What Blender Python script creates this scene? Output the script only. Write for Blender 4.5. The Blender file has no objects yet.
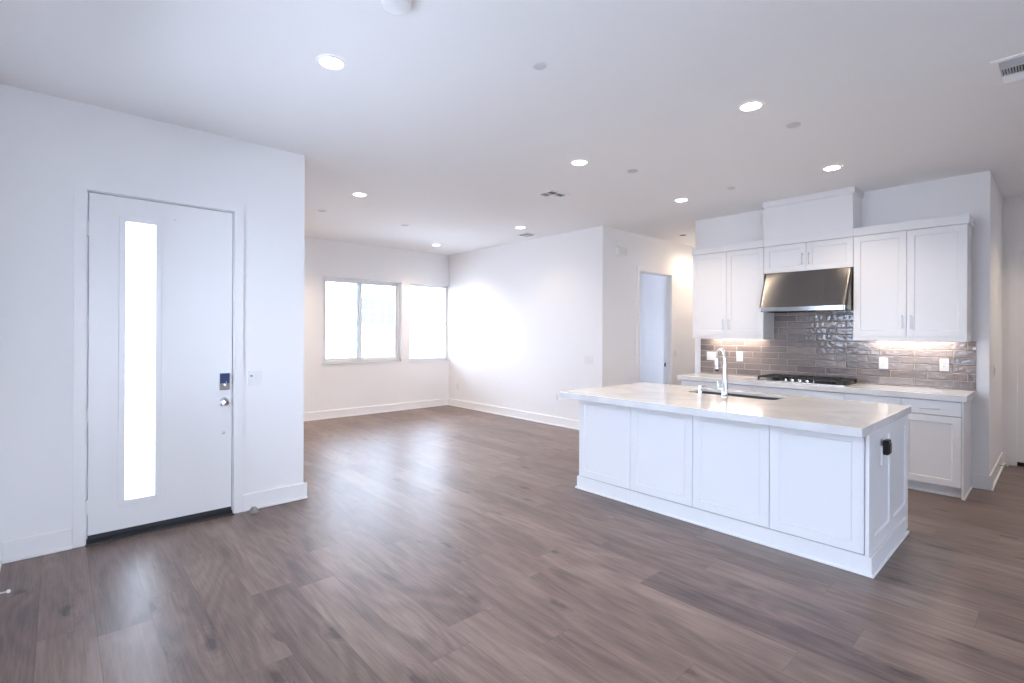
import bpy, bmesh, math, random
from mathutils import Vector, Matrix
random.seed(7)
SC = bpy.context.scene
COL = SC.collection

# ------------------------------------------------------------------ camera, sky, exposure
YAW, ROLL, FOC, CY, HCAM = 0.8339, 0.0044, 500.0, 332.39, 1.5
fw = Vector((math.cos(YAW), math.sin(YAW), 0))
rt = Vector((math.sin(YAW), -math.cos(YAW), 0))
up = Vector((0, 0, 1))
rt, up = rt * math.cos(ROLL) + up * math.sin(ROLL), up * math.cos(ROLL) - rt * math.sin(ROLL)
cd = bpy.data.cameras.new('camera')
cam = bpy.data.objects.new('camera', cd); COL.objects.link(cam)
m = Matrix.Identity(4)
for i in range(3):
    m[i][0], m[i][1], m[i][2] = rt[i], up[i], -fw[i]
m[2][3] = HCAM
cam.matrix_world = m
cd.sensor_width = 36.0
cd.lens = FOC / 1024 * 36
cd.shift_y = -(341.5 - CY) / 1024
cd.clip_start = 0.02
SC.camera = cam

SKY = 5.6
wd = bpy.data.worlds.new('sky'); SC.world = wd
wd.use_nodes = True
bg = wd.node_tree.nodes['Background']
bg.inputs[0].default_value = (0.69, 0.78, 1.0, 1)
bg.inputs[1].default_value = SKY

SC.view_settings.view_transform = 'Standard'
SC.view_settings.look = 'None'
SC.view_settings.gamma = 1
SC.view_settings.use_curve_mapping = False
SC.view_settings.exposure = 1.5
SC.cycles.max_bounces = 14
SC.cycles.diffuse_bounces = 8
SC.cycles.glossy_bounces = 5
SC.cycles.sample_clamp_indirect = 12

def portal(name, loc, direction, sx, sy):
    l = bpy.data.lights.new(name, 'AREA'); l.shape = 'RECTANGLE'; l.size = sx; l.size_y = sy
    l.cycles.is_portal = True
    o = bpy.data.objects.new(name, l); COL.objects.link(o)
    o.location = loc
    o.rotation_euler = Vector(direction).to_track_quat('-Z', 'Y').to_euler()
    return o

# ------------------------------------------------------------------ room numbers
H = 3.084                      # ceiling
XL, YE, XE = -0.292, 4.59, 1.638   # left wall, entry wall, its free corner
YW, XR, YH = 8.509, 5.963, 4.58    # window wall, nook right wall, hallway wall
XK, YK0, YK1 = 6.658, 0.476, 3.494 # kitchen wall and its two ends
XC, YB, XH = 8.12, -3.5, 9.0       # corridor wall, back wall, hallway end
ZC = 0.945                     # worktop height

portal('window_portal', (4.11, 8.56, 1.69), (0, -1, 0), 1.5, 1.47)
portal('window_portal', (5.5, 8.56, 1.69), (0, -1, 0), 0.88, 1.48)
portal('window_portal', (-0.35, 2.45, 1.825), (1, 0, 0), 1.35, 2.5)
portal('window_portal', (0.825, -3.56, 1.225), (0, 1, 0), 2.15, 2.45)
portal('window_portal', (8.0, 7.66, 1.5), (0, -1, 0), 1.0, 1.2)

# ------------------------------------------------------------------ materials
def lin(c):
    return tuple((v / 255 / 12.92) if v / 255 <= 0.04045 else ((v / 255 + 0.055) / 1.055) ** 2.4 for v in c) + (1,)

def principled(name, color, rough=0.5, metal=0.0, spec=0.5, bump=0.0, bscale=200.0):
    mt = bpy.data.materials.new(name); mt.use_nodes = True
    nt = mt.node_tree; b = nt.nodes['Principled BSDF']
    b.inputs['Base Color'].default_value = color if len(color) == 4 else tuple(color) + (1,)
    b.inputs['Roughness'].default_value = rough
    b.inputs['Metallic'].default_value = metal
    b.inputs['Specular IOR Level'].default_value = spec
    if bump:
        tc = nt.nodes.new('ShaderNodeTexCoord'); n = nt.nodes.new('ShaderNodeTexNoise'); bp = nt.nodes.new('ShaderNodeBump')
        n.inputs['Scale'].default_value = bscale; n.inputs['Detail'].default_value = 3
        bp.inputs['Strength'].default_value = bump; bp.inputs['Distance'].default_value = 0.002
        nt.links.new(tc.outputs['Object'], n.inputs['Vector'])
        nt.links.new(n.outputs['Fac'], bp.inputs['Height'])
        nt.links.new(bp.outputs['Normal'], b.inputs['Normal'])
    return mt

WALL = principled('white wall paint', (0.885, 0.88, 0.885), 0.75, spec=0.25, bump=0.12, bscale=160)
CEIL = principled('white ceiling paint', (0.885, 0.88, 0.885), 0.85, spec=0.15, bump=0.1, bscale=140)
TRIM = principled('white semigloss trim paint', (0.885, 0.88, 0.885), 0.35, spec=0.4)
CAB = principled('white cabinet lacquer', (0.82, 0.82, 0.835), 0.32, spec=0.4)
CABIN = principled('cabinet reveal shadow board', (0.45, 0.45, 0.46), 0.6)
DOORP = principled('white door paint', (0.88, 0.88, 0.885), 0.3, spec=0.45)
VINYL = principled('white window vinyl', (0.83, 0.84, 0.86), 0.35)
PLASTIC = principled('white plastic', (0.82, 0.82, 0.82), 0.35)
COVER = principled('off white ceiling plastic', (0.66, 0.66, 0.67), 0.5)
PLASTIC2 = principled('ivory plastic', (0.80, 0.79, 0.74), 0.4)
CHROME = principled('polished chrome', (0.86, 0.87, 0.88), 0.07, 1.0)
NICKEL = principled('brushed nickel', (0.60, 0.60, 0.61), 0.28, 1.0)
SINKM = principled('brushed sink steel', (0.09, 0.085, 0.085), 0.4, 1.0)
LIPM = principled('polished hood lip steel', (0.34, 0.335, 0.335), 0.14, 1.0)
BLACK = principled('black cast iron', (0.012, 0.012, 0.013), 0.45)
BLACKP = principled('black plastic', (0.01, 0.01, 0.011), 0.35)
RUBBER = principled('dark door sweep rubber', (0.012, 0.014, 0.02), 0.4)
BRONZE = principled('bronze threshold metal', (0.10, 0.085, 0.075), 0.4, 0.6)
SCREEN = principled('blue black keypad glass', (0.05, 0.07, 0.16), 0.12)
DARK = principled('dark duct interior', (0.05, 0.05, 0.055), 0.8)
GREYP = principled('grey vent paint', (0.50, 0.51, 0.54), 0.5)
GREYR = principled('grey rubber', (0.30, 0.29, 0.28), 0.5)
STUCCO = principled('pale outdoor stucco', (0.8, 0.79, 0.77), 0.9, bump=0.3, bscale=60)
PAVE = principled('pale concrete', (0.55, 0.54, 0.52), 0.9, bump=0.3, bscale=30)
HGLASS = principled('greenish far window glass', (0.085, 0.105, 0.105), 0.3)

def quartz():
    mt = principled('white quartz', (0.84, 0.835, 0.83), 0.1, spec=0.38)
    nt = mt.node_tree; b = nt.nodes['Principled BSDF']
    tc = nt.nodes.new('ShaderNodeTexCoord'); n = nt.nodes.new('ShaderNodeTexNoise'); r = nt.nodes.new('ShaderNodeValToRGB')
    n.inputs['Scale'].default_value = 2.2; n.inputs['Detail'].default_value = 9; n.inputs['Distortion'].default_value = 1.6
    r.color_ramp.elements[0].position = 0.35; r.color_ramp.elements[0].color = (0.64, 0.635, 0.64, 1)
    r.color_ramp.elements[1].position = 0.6; r.color_ramp.elements[1].color = (0.72, 0.72, 0.725, 1)
    e = r.color_ramp.elements.new(0.5); e.color = (0.69, 0.688, 0.692, 1)
    nt.links.new(tc.outputs['Object'], n.inputs['Vector']); nt.links.new(n.outputs['Fac'], r.inputs['Fac'])
    nt.links.new(r.outputs['Color'], b.inputs['Base Color'])
    return mt
QUARTZ = quartz()

def stainless():
    mt = principled('brushed stainless steel', (0.20, 0.195, 0.195), 0.27, 1.0)
    nt = mt.node_tree; b = nt.nodes['Principled BSDF']
    b.inputs['Anisotropic'].default_value = 0.75
    b.inputs['Anisotropic Rotation'].default_value = 0.25
    tg = nt.nodes.new('ShaderNodeTangent'); tg.direction_type = 'RADIAL'; tg.axis = 'Z'
    nt.links.new(tg.outputs['Tangent'], b.inputs['Tangent'])
    tc = nt.nodes.new('ShaderNodeTexCoord'); mp = nt.nodes.new('ShaderNodeMapping'); n = nt.nodes.new('ShaderNodeTexNoise'); bp = nt.nodes.new('ShaderNodeBump')
    mp.inputs['Scale'].default_value = (3, 3, 400)
    n.inputs['Scale'].default_value = 3; bp.inputs['Strength'].default_value = 0.03; bp.inputs['Distance'].default_value = 0.001
    nt.links.new(tc.outputs['Object'], mp.inputs['Vector']); nt.links.new(mp.outputs['Vector'], n.inputs['Vector'])
    nt.links.new(n.outputs['Fac'], bp.inputs['Height']); nt.links.new(bp.outputs['Normal'], b.inputs['Normal'])
    return mt
STEEL = stainless()

def nmath(nt, op, a, b=None, c=None):
    n = nt.nodes.new('ShaderNodeMath'); n.operation = op
    for i, v in enumerate((a, b, c)):
        if v is None: continue
        if isinstance(v, (int, float)): n.inputs[i].default_value = v
        else: nt.links.new(v, n.inputs[i])
    return n.outputs[0]

def tile_mat():
    mt = principled('glazed taupe tile', (0.3, 0.27, 0.25), 0.1, spec=0.6)
    nt = mt.node_tree; b = nt.nodes['Principled BSDF']; L = nt.links
    tc = nt.nodes.new('ShaderNodeTexCoord'); sp = nt.nodes.new('ShaderNodeSeparateXYZ')
    L.new(tc.outputs['Object'], sp.inputs[0])
    y, z = sp.outputs[1], sp.outputs[2]
    TL, TH = 0.309, 0.0765
    v = nmath(nt, 'DIVIDE', nmath(nt, 'SUBTRACT', z, 0.958), TH)
    k = nmath(nt, 'FLOOR', v); fv = nmath(nt, 'SUBTRACT', v, k)
    s = nmath(nt, 'SINE', nmath(nt, 'MULTIPLY', k, math.pi / 2))
    u = nmath(nt, 'ADD', nmath(nt, 'DIVIDE', nmath(nt, 'SUBTRACT', y, 1.972), TL), nmath(nt, 'MULTIPLY', s, 1 / 3))
    ku = nmath(nt, 'FLOOR', u); fu = nmath(nt, 'SUBTRACT', u, ku)
    du = nmath(nt, 'MULTIPLY', nmath(nt, 'MINIMUM', fu, nmath(nt, 'SUBTRACT', 1.0, fu)), TL)
    dv = nmath(nt, 'MULTIPLY', nmath(nt, 'MINIMUM', fv, nmath(nt, 'SUBTRACT', 1.0, fv)), TH)
    d = nmath(nt, 'MINIMUM', du, dv)
    grout = nmath(nt, 'LESS_THAN', d, 0.0027)
    cb = nt.nodes.new('ShaderNodeCombineXYZ'); L.new(ku, cb.inputs[0]); L.new(k, cb.inputs[1])
    wn = nt.nodes.new('ShaderNodeTexWhiteNoise'); wn.noise_dimensions = '2D'; L.new(cb.outputs[0], wn.inputs['Vector'])
    rp = nt.nodes.new('ShaderNodeValToRGB')
    rp.color_ramp.elements[0].color = lin((115, 106, 104)); rp.color_ramp.elements[1].color = lin((148, 135, 129))
    e = rp.color_ramp.elements.new(0.5); e.color = lin((131, 120, 116))
    L.new(wn.outputs['Value'], rp.inputs['Fac'])
    n = nt.nodes.new('ShaderNodeTexNoise'); n.inputs['Scale'].default_value = 9; n.inputs['Detail'].default_value = 4
    off = nt.nodes.new('ShaderNodeVectorMath'); off.operation = 'ADD'
    sc3 = nt.nodes.new('ShaderNodeVectorMath'); sc3.operation = 'SCALE'; sc3.inputs['Scale'].default_value = 3.7
    L.new(wn.outputs['Color'], sc3.inputs[0]); L.new(tc.outputs['Object'], off.inputs[0]); L.new(sc3.outputs[0], off.inputs[1])
    L.new(off.outputs[0], n.inputs['Vector'])
    mv = nt.nodes.new('ShaderNodeMix'); mv.data_type = 'RGBA'; mv.blend_type = 'OVERLAY'; mv.inputs[0].default_value = 0.35
    L.new(rp.outputs['Color'], mv.inputs[6]); L.new(n.outputs['Color'], mv.inputs[7])
    bw = nt.nodes.new('ShaderNodeRGBToBW'); L.new(n.outputs['Color'], bw.inputs[0]); L.new(bw.outputs[0], mv.inputs[7])
    mg = nt.nodes.new('ShaderNodeMix'); mg.data_type = 'RGBA'
    L.new(grout, mg.inputs[0]); L.new(mv.outputs[2], mg.inputs[6]); mg.inputs[7].default_value = lin((182, 171, 166))
    L.new(mg.outputs[2], b.inputs['Base Color'])
    rr = nmath(nt, 'ADD', nmath(nt, 'MULTIPLY', grout, 0.6), 0.07); L.new(rr, b.inputs['Roughness'])
    edge = nmath(nt, 'MULTIPLY', nmath(nt, 'MINIMUM', d, 0.008), 0.35)
    wv = nt.nodes.new('ShaderNodeTexNoise'); wv.inputs['Scale'].default_value = 26; wv.inputs['Detail'].default_value = 1.5
    L.new(off.outputs[0], wv.inputs['Vector'])
    tilt = nmath(nt, 'MULTIPLY', nmath(nt, 'SUBTRACT', wn.outputs['Value'], 0.5), nmath(nt, 'MULTIPLY', fv, 0.0004))
    hgt = nmath(nt, 'ADD', nmath(nt, 'ADD', edge, tilt), nmath(nt, 'MULTIPLY', wv.outputs['Fac'], 0.0034))
    bp = nt.nodes.new('ShaderNodeBump'); bp.inputs['Strength'].default_value = 1.0; bp.inputs['Distance'].default_value = 1.0
    L.new(hgt, bp.inputs['Height']); L.new(bp.outputs['Normal'], b.inputs['Normal'])
    return mt
TILE = tile_mat()

def plank_mat():
    mt = principled('grey brown vinyl plank', (0.2, 0.15, 0.12), 0.35, spec=0.5)
    nt = mt.node_tree; b = nt.nodes['Principled BSDF']; L = nt.links
    tc = nt.nodes.new('ShaderNodeTexCoord'); sp = nt.nodes.new('ShaderNodeSeparateXYZ')
    L.new(tc.outputs['Object'], sp.inputs[0])
    x, y = sp.outputs[0], sp.outputs[1]
    PW, PL = 0.222, 1.52
    u = nmath(nt, 'DIVIDE', nmath(nt, 'SUBTRACT', x, 0.148), PW)
    k = nmath(nt, 'FLOOR', u); fu = nmath(nt, 'SUBTRACT', u, k)
    w1 = nt.nodes.new('ShaderNodeTexWhiteNoise'); w1.noise_dimensions = '1D'; L.new(k, w1.inputs['W'])
    v = nmath(nt, 'ADD', nmath(nt, 'DIVIDE', y, PL), nmath(nt, 'MULTIPLY', w1.outputs['Value'], 5.0))
    kv = nmath(nt, 'FLOOR', v); fv = nmath(nt, 'SUBTRACT', v, kv)
    du = nmath(nt, 'MULTIPLY', nmath(nt, 'MINIMUM', fu, nmath(nt, 'SUBTRACT', 1.0, fu)), PW)
    dv = nmath(nt, 'MULTIPLY', nmath(nt, 'MINIMUM', fv, nmath(nt, 'SUBTRACT', 1.0, fv)), PL)
    d = nmath(nt, 'MINIMUM', du, dv)
    seam = nmath(nt, 'LESS_THAN', d, 0.0011)
    cb = nt.nodes.new('ShaderNodeCombineXYZ'); L.new(k, cb.inputs[0]); L.new(kv, cb.inputs[1])
    wn = nt.nodes.new('ShaderNodeTexWhiteNoise'); wn.noise_dimensions = '2D'; L.new(cb.outputs[0], wn.inputs['Vector'])
    # grain space: stretched along the board, shifted per board
    sh = nt.nodes.new('ShaderNodeVectorMath'); sh.operation = 'MULTIPLY_ADD'
    L.new(wn.outputs['Color'], sh.inputs[0]); sh.inputs[1].default_value = (13, 17, 5); L.new(tc.outputs['Object'], sh.inputs[2])
    def noise(scale, detail, stretch, dist=0.0, rough=0.55):
        mp = nt.nodes.new('ShaderNodeMapping'); mp.inputs['Scale'].default_value = stretch
        n = nt.nodes.new('ShaderNodeTexNoise'); n.inputs['Scale'].default_value = scale; n.inputs['Detail'].default_value = detail
        n.inputs['Distortion'].default_value = dist; n.inputs['Roughness'].default_value = rough
        L.new(sh.outputs[0], mp.inputs['Vector']); L.new(mp.outputs['Vector'], n.inputs['Vector'])
        return n.outputs['Fac']
    fine = noise(95, 6, (1, 0.045, 1), 0.5, 0.7)
    band = noise(9, 5, (1, 0.13, 1), 1.2)
    blot = noise(3.2, 3, (1, 0.45, 1), 0.6)
    cath = noise(2.4, 2, (1, 0.16, 1), 0.3)
    lines = nmath(nt, 'SINE', nmath(nt, 'MULTIPLY', cath, 95))
    # knots: dark cores from a stretched cell pattern, kept for few cells
    mp = nt.nodes.new('ShaderNodeMapping'); mp.inputs['Scale'].default_value = (5.0, 1.9, 1)
    vo = nt.nodes.new('ShaderNodeTexVoronoi'); vo.inputs['Scale'].default_value = 1.0; vo.voronoi_dimensions = '2D'
    dn = nt.nodes.new('ShaderNodeTexNoise'); dn.inputs['Scale'].default_value = 16; L.new(sh.outputs[0], dn.inputs['Vector'])
    dm = nt.nodes.new('ShaderNodeVectorMath'); dm.operation = 'MULTIPLY_ADD'
    L.new(dn.outputs['Color'], dm.inputs[0]); dm.inputs[1].default_value = (0.055, 0.09, 0); L.new(sh.outputs[0], dm.inputs[2])
    L.new(dm.outputs[0], mp.inputs['Vector']); L.new(mp.outputs['Vector'], vo.inputs['Vector'])
    kd = vo.outputs['Distance']
    cs = nt.nodes.new('ShaderNodeSeparateColor'); L.new(vo.outputs['Color'], cs.inputs[0])
    keep = nmath(nt, 'LESS_THAN', cs.outputs[0], 0.16)
    kr = nt.nodes.new('ShaderNodeMapRange'); kr.inputs[1].default_value = 0.05; kr.inputs[2].default_value = 0.19; kr.inputs[3].default_value = 1; kr.inputs[4].default_value = 0
    L.new(kd, kr.inputs[0])
    knot = nmath(nt, 'MULTIPLY', kr.outputs[0], keep)
    ring = nmath(nt, 'MULTIPLY', nmath(nt, 'SINE', nmath(nt, 'MULTIPLY', kd, 60)), nmath(nt, 'MULTIPLY', nmath(nt, 'LESS_THAN', kd, 0.42), nmath(nt, 'MULTIPLY', keep, 0.03)))
    t = nmath(nt, 'ADD', nmath(nt, 'MULTIPLY', fine, 0.62), nmath(nt, 'MULTIPLY', band, 0.55))
    t = nmath(nt, 'ADD', t, nmath(nt, 'MULTIPLY', blot, 0.45))
    t = nmath(nt, 'ADD', t, nmath(nt, 'MULTIPLY', nmath(nt, 'SUBTRACT', wn.outputs['Value'], 0.5), 0.20))
    t = nmath(nt, 'ADD', nmath(nt, 'SUBTRACT', t, 0.305), ring)
    t = nmath(nt, 'ADD', t, nmath(nt, 'MULTIPLY', lines, 0.055))
    t = nmath(nt, 'SUBTRACT', t, nmath(nt, 'MULTIPLY', knot, 0.30))
    rp = nt.nodes.new('ShaderNodeValToRGB'); cr = rp.color_ramp
    cr.elements[0].position = 0.12; cr.elements[0].color = lin((64, 52, 50))
    cr.elements[1].position = 0.85; cr.elements[1].color = lin((148, 130, 121))
    e = cr.elements.new(0.36); e.color = lin((99, 82, 77))
    e = cr.elements.new(0.58); e.color = lin((123, 105, 97))
    L.new(t, rp.inputs['Fac'])
    mg = nt.nodes.new('ShaderNodeMix'); mg.data_type = 'RGBA'
    L.new(nmath(nt, 'MULTIPLY', seam, 0.6), mg.inputs[0]); L.new(rp.outputs['Color'], mg.inputs[6]); mg.inputs[7].default_value = lin((50, 41, 41))
    L.new(mg.outputs[2], b.inputs['Base Color'])
    L.new(nmath(nt, 'ADD', nmath(nt, 'MULTIPLY', band, 0.12), 0.30), b.inputs['Roughness'])
    bp = nt.nodes.new('ShaderNodeBump'); bp.inputs['Strength'].default_value = 0.25; bp.inputs['Distance'].default_value = 0.0015
    L.new(nmath(nt, 'SUBTRACT', fine, nmath(nt, 'MULTIPLY', seam, 0.8)), bp.inputs['Height']); L.new(bp.outputs['Normal'], b.inputs['Normal'])
    return mt
PLANK = plank_mat()

def glass_mat():
    mt = bpy.data.materials.new('clear window glass'); mt.use_nodes = True
    nt = mt.node_tree; nt.nodes.clear(); L = nt.links
    o = nt.nodes.new('ShaderNodeOutputMaterial'); mx = nt.nodes.new('ShaderNodeMixShader')
    t = nt.nodes.new('ShaderNodeBsdfTransparent'); g = nt.nodes.new('ShaderNodeBsdfGlossy'); f = nt.nodes.new('ShaderNodeFresnel')
    t.inputs[0].default_value = (0.94, 0.97, 0.97, 1); g.inputs['Roughness'].default_value = 0.02; f.inputs[0].default_value = 1.3
    L.new(f.outputs[0], mx.inputs[0]); L.new(t.outputs[0], mx.inputs[1]); L.new(g.outputs[0], mx.inputs[2]); L.new(mx.outputs[0], o.inputs[0])
    return mt
GLASS = glass_mat()

def frosted_mat():
    mt = bpy.data.materials.new('frosted door glass'); mt.use_nodes = True
    nt = mt.node_tree; nt.nodes.clear(); L = nt.links
    o = nt.nodes.new('ShaderNodeOutputMaterial'); mx = nt.nodes.new('ShaderNodeMixShader')
    t = nt.nodes.new('ShaderNodeBsdfTranslucent'); g = nt.nodes.new('ShaderNodeBsdfGlossy')
    t.inputs[0].default_value = (0.95, 0.97, 0.96, 1); g.inputs['Roughness'].default_value = 0.25; mx.inputs[0].default_value = 0.05
    L.new(t.outputs[0], mx.inputs[1]); L.new(g.outputs[0], mx.inputs[2]); L.new(mx.outputs[0], o.inputs[0])
    return mt
FROST = frosted_mat()

def emit_mat(name, color, strength):
    mt = bpy.data.materials.new(name); mt.use_nodes = True
    b = mt.node_tree.nodes['Principled BSDF']
    b.inputs['Base Color'].default_value = (0.8, 0.8, 0.8, 1)
    b.inputs['Emission Color'].default_value = color + (1,); b.inputs['Emission Strength'].default_value = strength
    return mt
LAMP = emit_mat('lit downlight lens', (1.0, 0.93, 0.82), 9.0)
LEDBAR = emit_mat('lit cabinet light strip', (1.0, 0.88, 0.76), 6.0)

# ------------------------------------------------------------------ mesh helpers
class MB:
    def __init__(s): s.bm = bmesh.new()
    def box(s, x0, x1, y0, y1, z0, z1):
        v = [s.bm.verts.new(p) for p in ((x0, y0, z0), (x1, y0, z0), (x1, y1, z0), (x0, y1, z0), (x0, y0, z1), (x1, y0, z1), (x1, y1, z1), (x0, y1, z1))]
        for f in ((0, 3, 2, 1), (4, 5, 6, 7), (0, 1, 5, 4), (1, 2, 6, 5), (2, 3, 7, 6), (3, 0, 4, 7)):
            s.bm.faces.new([v[i] for i in f])
        return s
    def loops(s, rings, cap0=True, cap1=True):
        rs = [[s.bm.verts.new(p) for p in r] for r in rings]
        n = len(rs[0])
        for a, b in zip(rs, rs[1:]):
            for i in range(n): s.bm.faces.new((a[i], a[(i + 1) % n], b[(i + 1) % n], b[i]))
        if cap0: s.bm.faces.new(list(reversed(rs[0])))
        if cap1: s.bm.faces.new(rs[-1])
        return s
    def lathe(s, origin, axis, prof, n=32, cap0=True, cap1=True):
        ax = Vector(axis).normalized(); a = ax.orthogonal().normalized(); b = ax.cross(a); o = Vector(origin)
        return s.loops([[o + ax * h + (a * math.cos(2 * math.pi * i / n) + b * math.sin(2 * math.pi * i / n)) * r for i in range(n)] for r, h in prof], cap0, cap1)
    def cyl(s, p0, p1, r, n=20):
        d = Vector(p1) - Vector(p0)
        return s.lathe(p0, d, [(r, 0), (r, d.length)], n)
    def tube(s, pts, radii, n=16):
        pts = [Vector(p) for p in pts]
        if not isinstance(radii, (list, tuple)): radii = [radii] * len(pts)
        t0 = (pts[1] - pts[0]).normalized(); a = t0.orthogonal().normalized(); rings = []
        for i, p in enumerate(pts):
            t = (pts[min(i + 1, len(pts) - 1)] - pts[max(i - 1, 0)]).normalized()
            a = (a - t * a.dot(t)).normalized(); b = t.cross(a)
            rings.append([p + (a * math.cos(2 * math.pi * k / n) + b * math.sin(2 * math.pi * k / n)) * radii[i] for k in range(n)])
        return s.loops(rings)
    def cells(s, us, vs, holes, place):
        # a board with rectangular holes: one box per solid cell
        us = sorted(set(us)); vs = sorted(set(vs))
        for u0, u1 in zip(us, us[1:]):
            for v0, v1 in zip(vs, vs[1:]):
                cu, cv = (u0 + u1) / 2, (v0 + v1) / 2
                if not any(h[0] < cu < h[1] and h[2] < cv < h[3] for h in holes): s.box(*place(u0, u1, v0, v1))
        return s
    def frame_panel(s, o, U, V, W, u0, u1, v0, v1, thick, holes, depth=0.008, slope=0.004):
        # a slab lying in (U,V), front along W, with recessed panels
        o, U, V, W = Vector(o), Vector(U), Vector(V), Vector(W)
        P = lambda u, v, w: o + U * u + V * v + W * w
        us = sorted(set([u0, u1] + [h[0] for h in holes] + [h[1] for h in holes]))
        vs = sorted(set([v0, v1] + [h[2] for h in holes] + [h[3] for h in holes]))
        grid = {}
        def vert(u, v):
            if (u, v) not in grid: grid[(u, v)] = s.bm.verts.new(P(u, v, 0))
            return grid[(u, v)]
        for a, b in zip(us, us[1:]):
            for c, d in zip(vs, vs[1:]):
                if any(h[0] < (a + b) / 2 < h[1] and h[2] < (c + d) / 2 < h[3] for h in holes): continue
                s.bm.faces.new((vert(a, c), vert(b, c), vert(b, d), vert(a, d)))
        for h in holes:
            # outer ring may be split by other holes' cut lines
            hu = [u for u in us if h[0] <= u <= h[1]]; hv = [v for v in vs if h[2] <= v <= h[3]]
            ring = [(u, h[2]) for u in hu] + [(h[1], v) for v in hv[1:]] + [(u, h[3]) for u in reversed(hu[:-1])] + [(h[0], v) for v in reversed(hv[1:-1])]
            def inn(p): 
                return (min(max(p[0], h[0] + slope), h[1] - slope), min(max(p[1], h[2] + slope), h[3] - slope))
            A = [vert(*p) for p in ring]; B = [s.bm.verts.new(P(*inn(p), -depth)) for p in ring]
            n = len(A)
            for i in range(n): s.bm.faces.new((A[i], A[(i + 1) % n], B[(i + 1) % n], B[i]))
            s.bm.faces.new(B)
        ring = [(u, v0) for u in us] + [(u1, v) for v in vs[1:]] + [(u, v1) for u in reversed(us[:-1])] + [(u0, v) for v in reversed(vs[1:-1])]
        A = [vert(*p) for p in ring]; B = [s.bm.verts.new(P(p[0], p[1], -thick)) for p in ring]
        n = len(A)
        for i in range(n): s.bm.faces.new((A[(i + 1) % n], A[i], B[i], B[(i + 1) % n]))
        s.bm.faces.new(list(reversed(B)))
        return s
    def build(s, name, mat, parent=None, bevel=0.0, smooth=False, seg=2):
        bmesh.ops.recalc_face_normals(s.bm, faces=s.bm.faces)
        me = bpy.data.meshes.new(name); s.bm.to_mesh(me); s.bm.free()
        me.materials.append(mat)
        if smooth:
            for p in me.polygons: p.use_smooth = True
            me.set_sharp_from_angle(angle=math.radians(35))
        o = bpy.data.objects.new(name, me); COL.objects.link(o)
        if parent is not None:
            o.parent = parent; o.matrix_parent_inverse = Matrix.Translation(-world_loc(parent))
        if bevel:
            b = o.modifiers.new('bevel', 'BEVEL'); b.width = bevel; b.segments = seg; b.limit_method = 'ANGLE'; b.angle_limit = math.radians(40)
        return o

LOC = {}
def world_loc(o):
    return Vector(LOC.get(o.name, (0, 0, 0)))

def tag(o, label, cat, group=None, kind=None):
    o['label'] = label; o['category'] = cat
    if group: o['group'] = group
    if kind: o['kind'] = kind
    return o
def thing(name, loc, label, cat, group=None, kind=None):
    o = bpy.data.objects.new(name, None); COL.objects.link(o); o.location = loc; LOC[o.name] = loc
    o.empty_display_size = 0.1
    return tag(o, label, cat, group, kind)
def struct(o, label, cat): return tag(o, label, cat, kind='structure')

def lamp(name, kind, loc, energy, color, parent=None, **kw):
    l = bpy.data.lights.new(name, kind); l.energy = energy; l.color = color
    for k, v in kw.items(): setattr(l, k, v)
    o = bpy.data.objects.new(name, l); COL.objects.link(o); o.location = loc
    if parent is not None:
        o.parent = parent; o.matrix_parent_inverse = Matrix.Translation(-world_loc(parent))
    return o

# ------------------------------------------------------------------ shell
def slab(name, z0, z1, mat):
    mb = MB()
    for a in ((-0.42, XE - 0.15, YB - 0.15, YE + 0.15), (XE - 0.15, 9.15, YB - 0.15, YE + 0.15), (XE - 0.15, 9.65, YE + 0.15, YW + 0.15)): mb.box(*a, z0, z1)
    return mb.build(name, mat)
struct(slab('floor', -0.12, 0, PLANK), 'grey brown wood plank floor running through the whole open room', 'floor')
struct(slab('ceiling', H, H + 0.15, CEIL), 'flat white ceiling dotted with recessed lights and vents', 'ceiling')

def wall_x(name, x0, x1, y0, y1, holes, label, z1=H):
    us = [y0, y1] + [h[0] for h in holes] + [h[1] for h in holes]; vs = [0, z1] + [h[2] for h in holes] + [h[3] for h in holes]
    o = MB().cells(us, vs, holes, lambda a, b, c, d: (x0, x1, a, b, c, d)).build(name, WALL)
    return struct(o, label, 'wall')
def wall_y(name, y0, y1, x0, x1, holes, label, z1=H):
    us = [x0, x1] + [h[0] for h in holes] + [h[1] for h in holes]; vs = [0, z1] + [h[2] for h in holes] + [h[3] for h in holes]
    o = MB().cells(us, vs, holes, lambda a, b, c, d: (a, b, y0, y1, c, d)).build(name, WALL)
    return struct(o, label, 'wall')

DX0, DX1, DZ1 = 0.143, 1.071, 2.483
W1 = (3.355, 4.865, 0.952, 2.45)
W2 = (5.055, XR, 0.935, 2.445)
SL = (1.2, 3.7, 1.15, 2.5)        # wide window of the left wall, y span
BK = (-0.25, 1.9, 0.0, 2.45)         # glass doors in the back wall, x span
DW = (6.915, 7.884, 0.0, 2.51)    # hallway doorway
CD = (-0.56, 0.353, 0.0, 2.46)     # corridor door, y span
wall_x('wall_left', XL - 0.15, XL, YB - 0.15, YE + 0.15, [SL], 'white wall at the extreme left edge of the frame')
wall_y('wall_entry', YE, YE + 0.15, XL, XE, [(DX0, DX1, 0, DZ1)], 'white wall around the front door')
wall_x('wall_porch', XE - 0.15, XE, YE + 0.15, YW, [], 'white side wall of the nook behind the front door wall')
wall_y('wall_window', YW, YW + 0.15, XE - 0.15, XR, [W1, W2], 'far white wall holding the two windows')
wall_x('wall_nook', XR, XR + 0.12, YH, YW + 0.15, [], 'bright white wall running from the window corner to the hallway')
wall_y('wall_hallway', YH, YH + 0.12, XR + 0.12, XH, [DW], 'white hallway wall with the open doorway')
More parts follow.
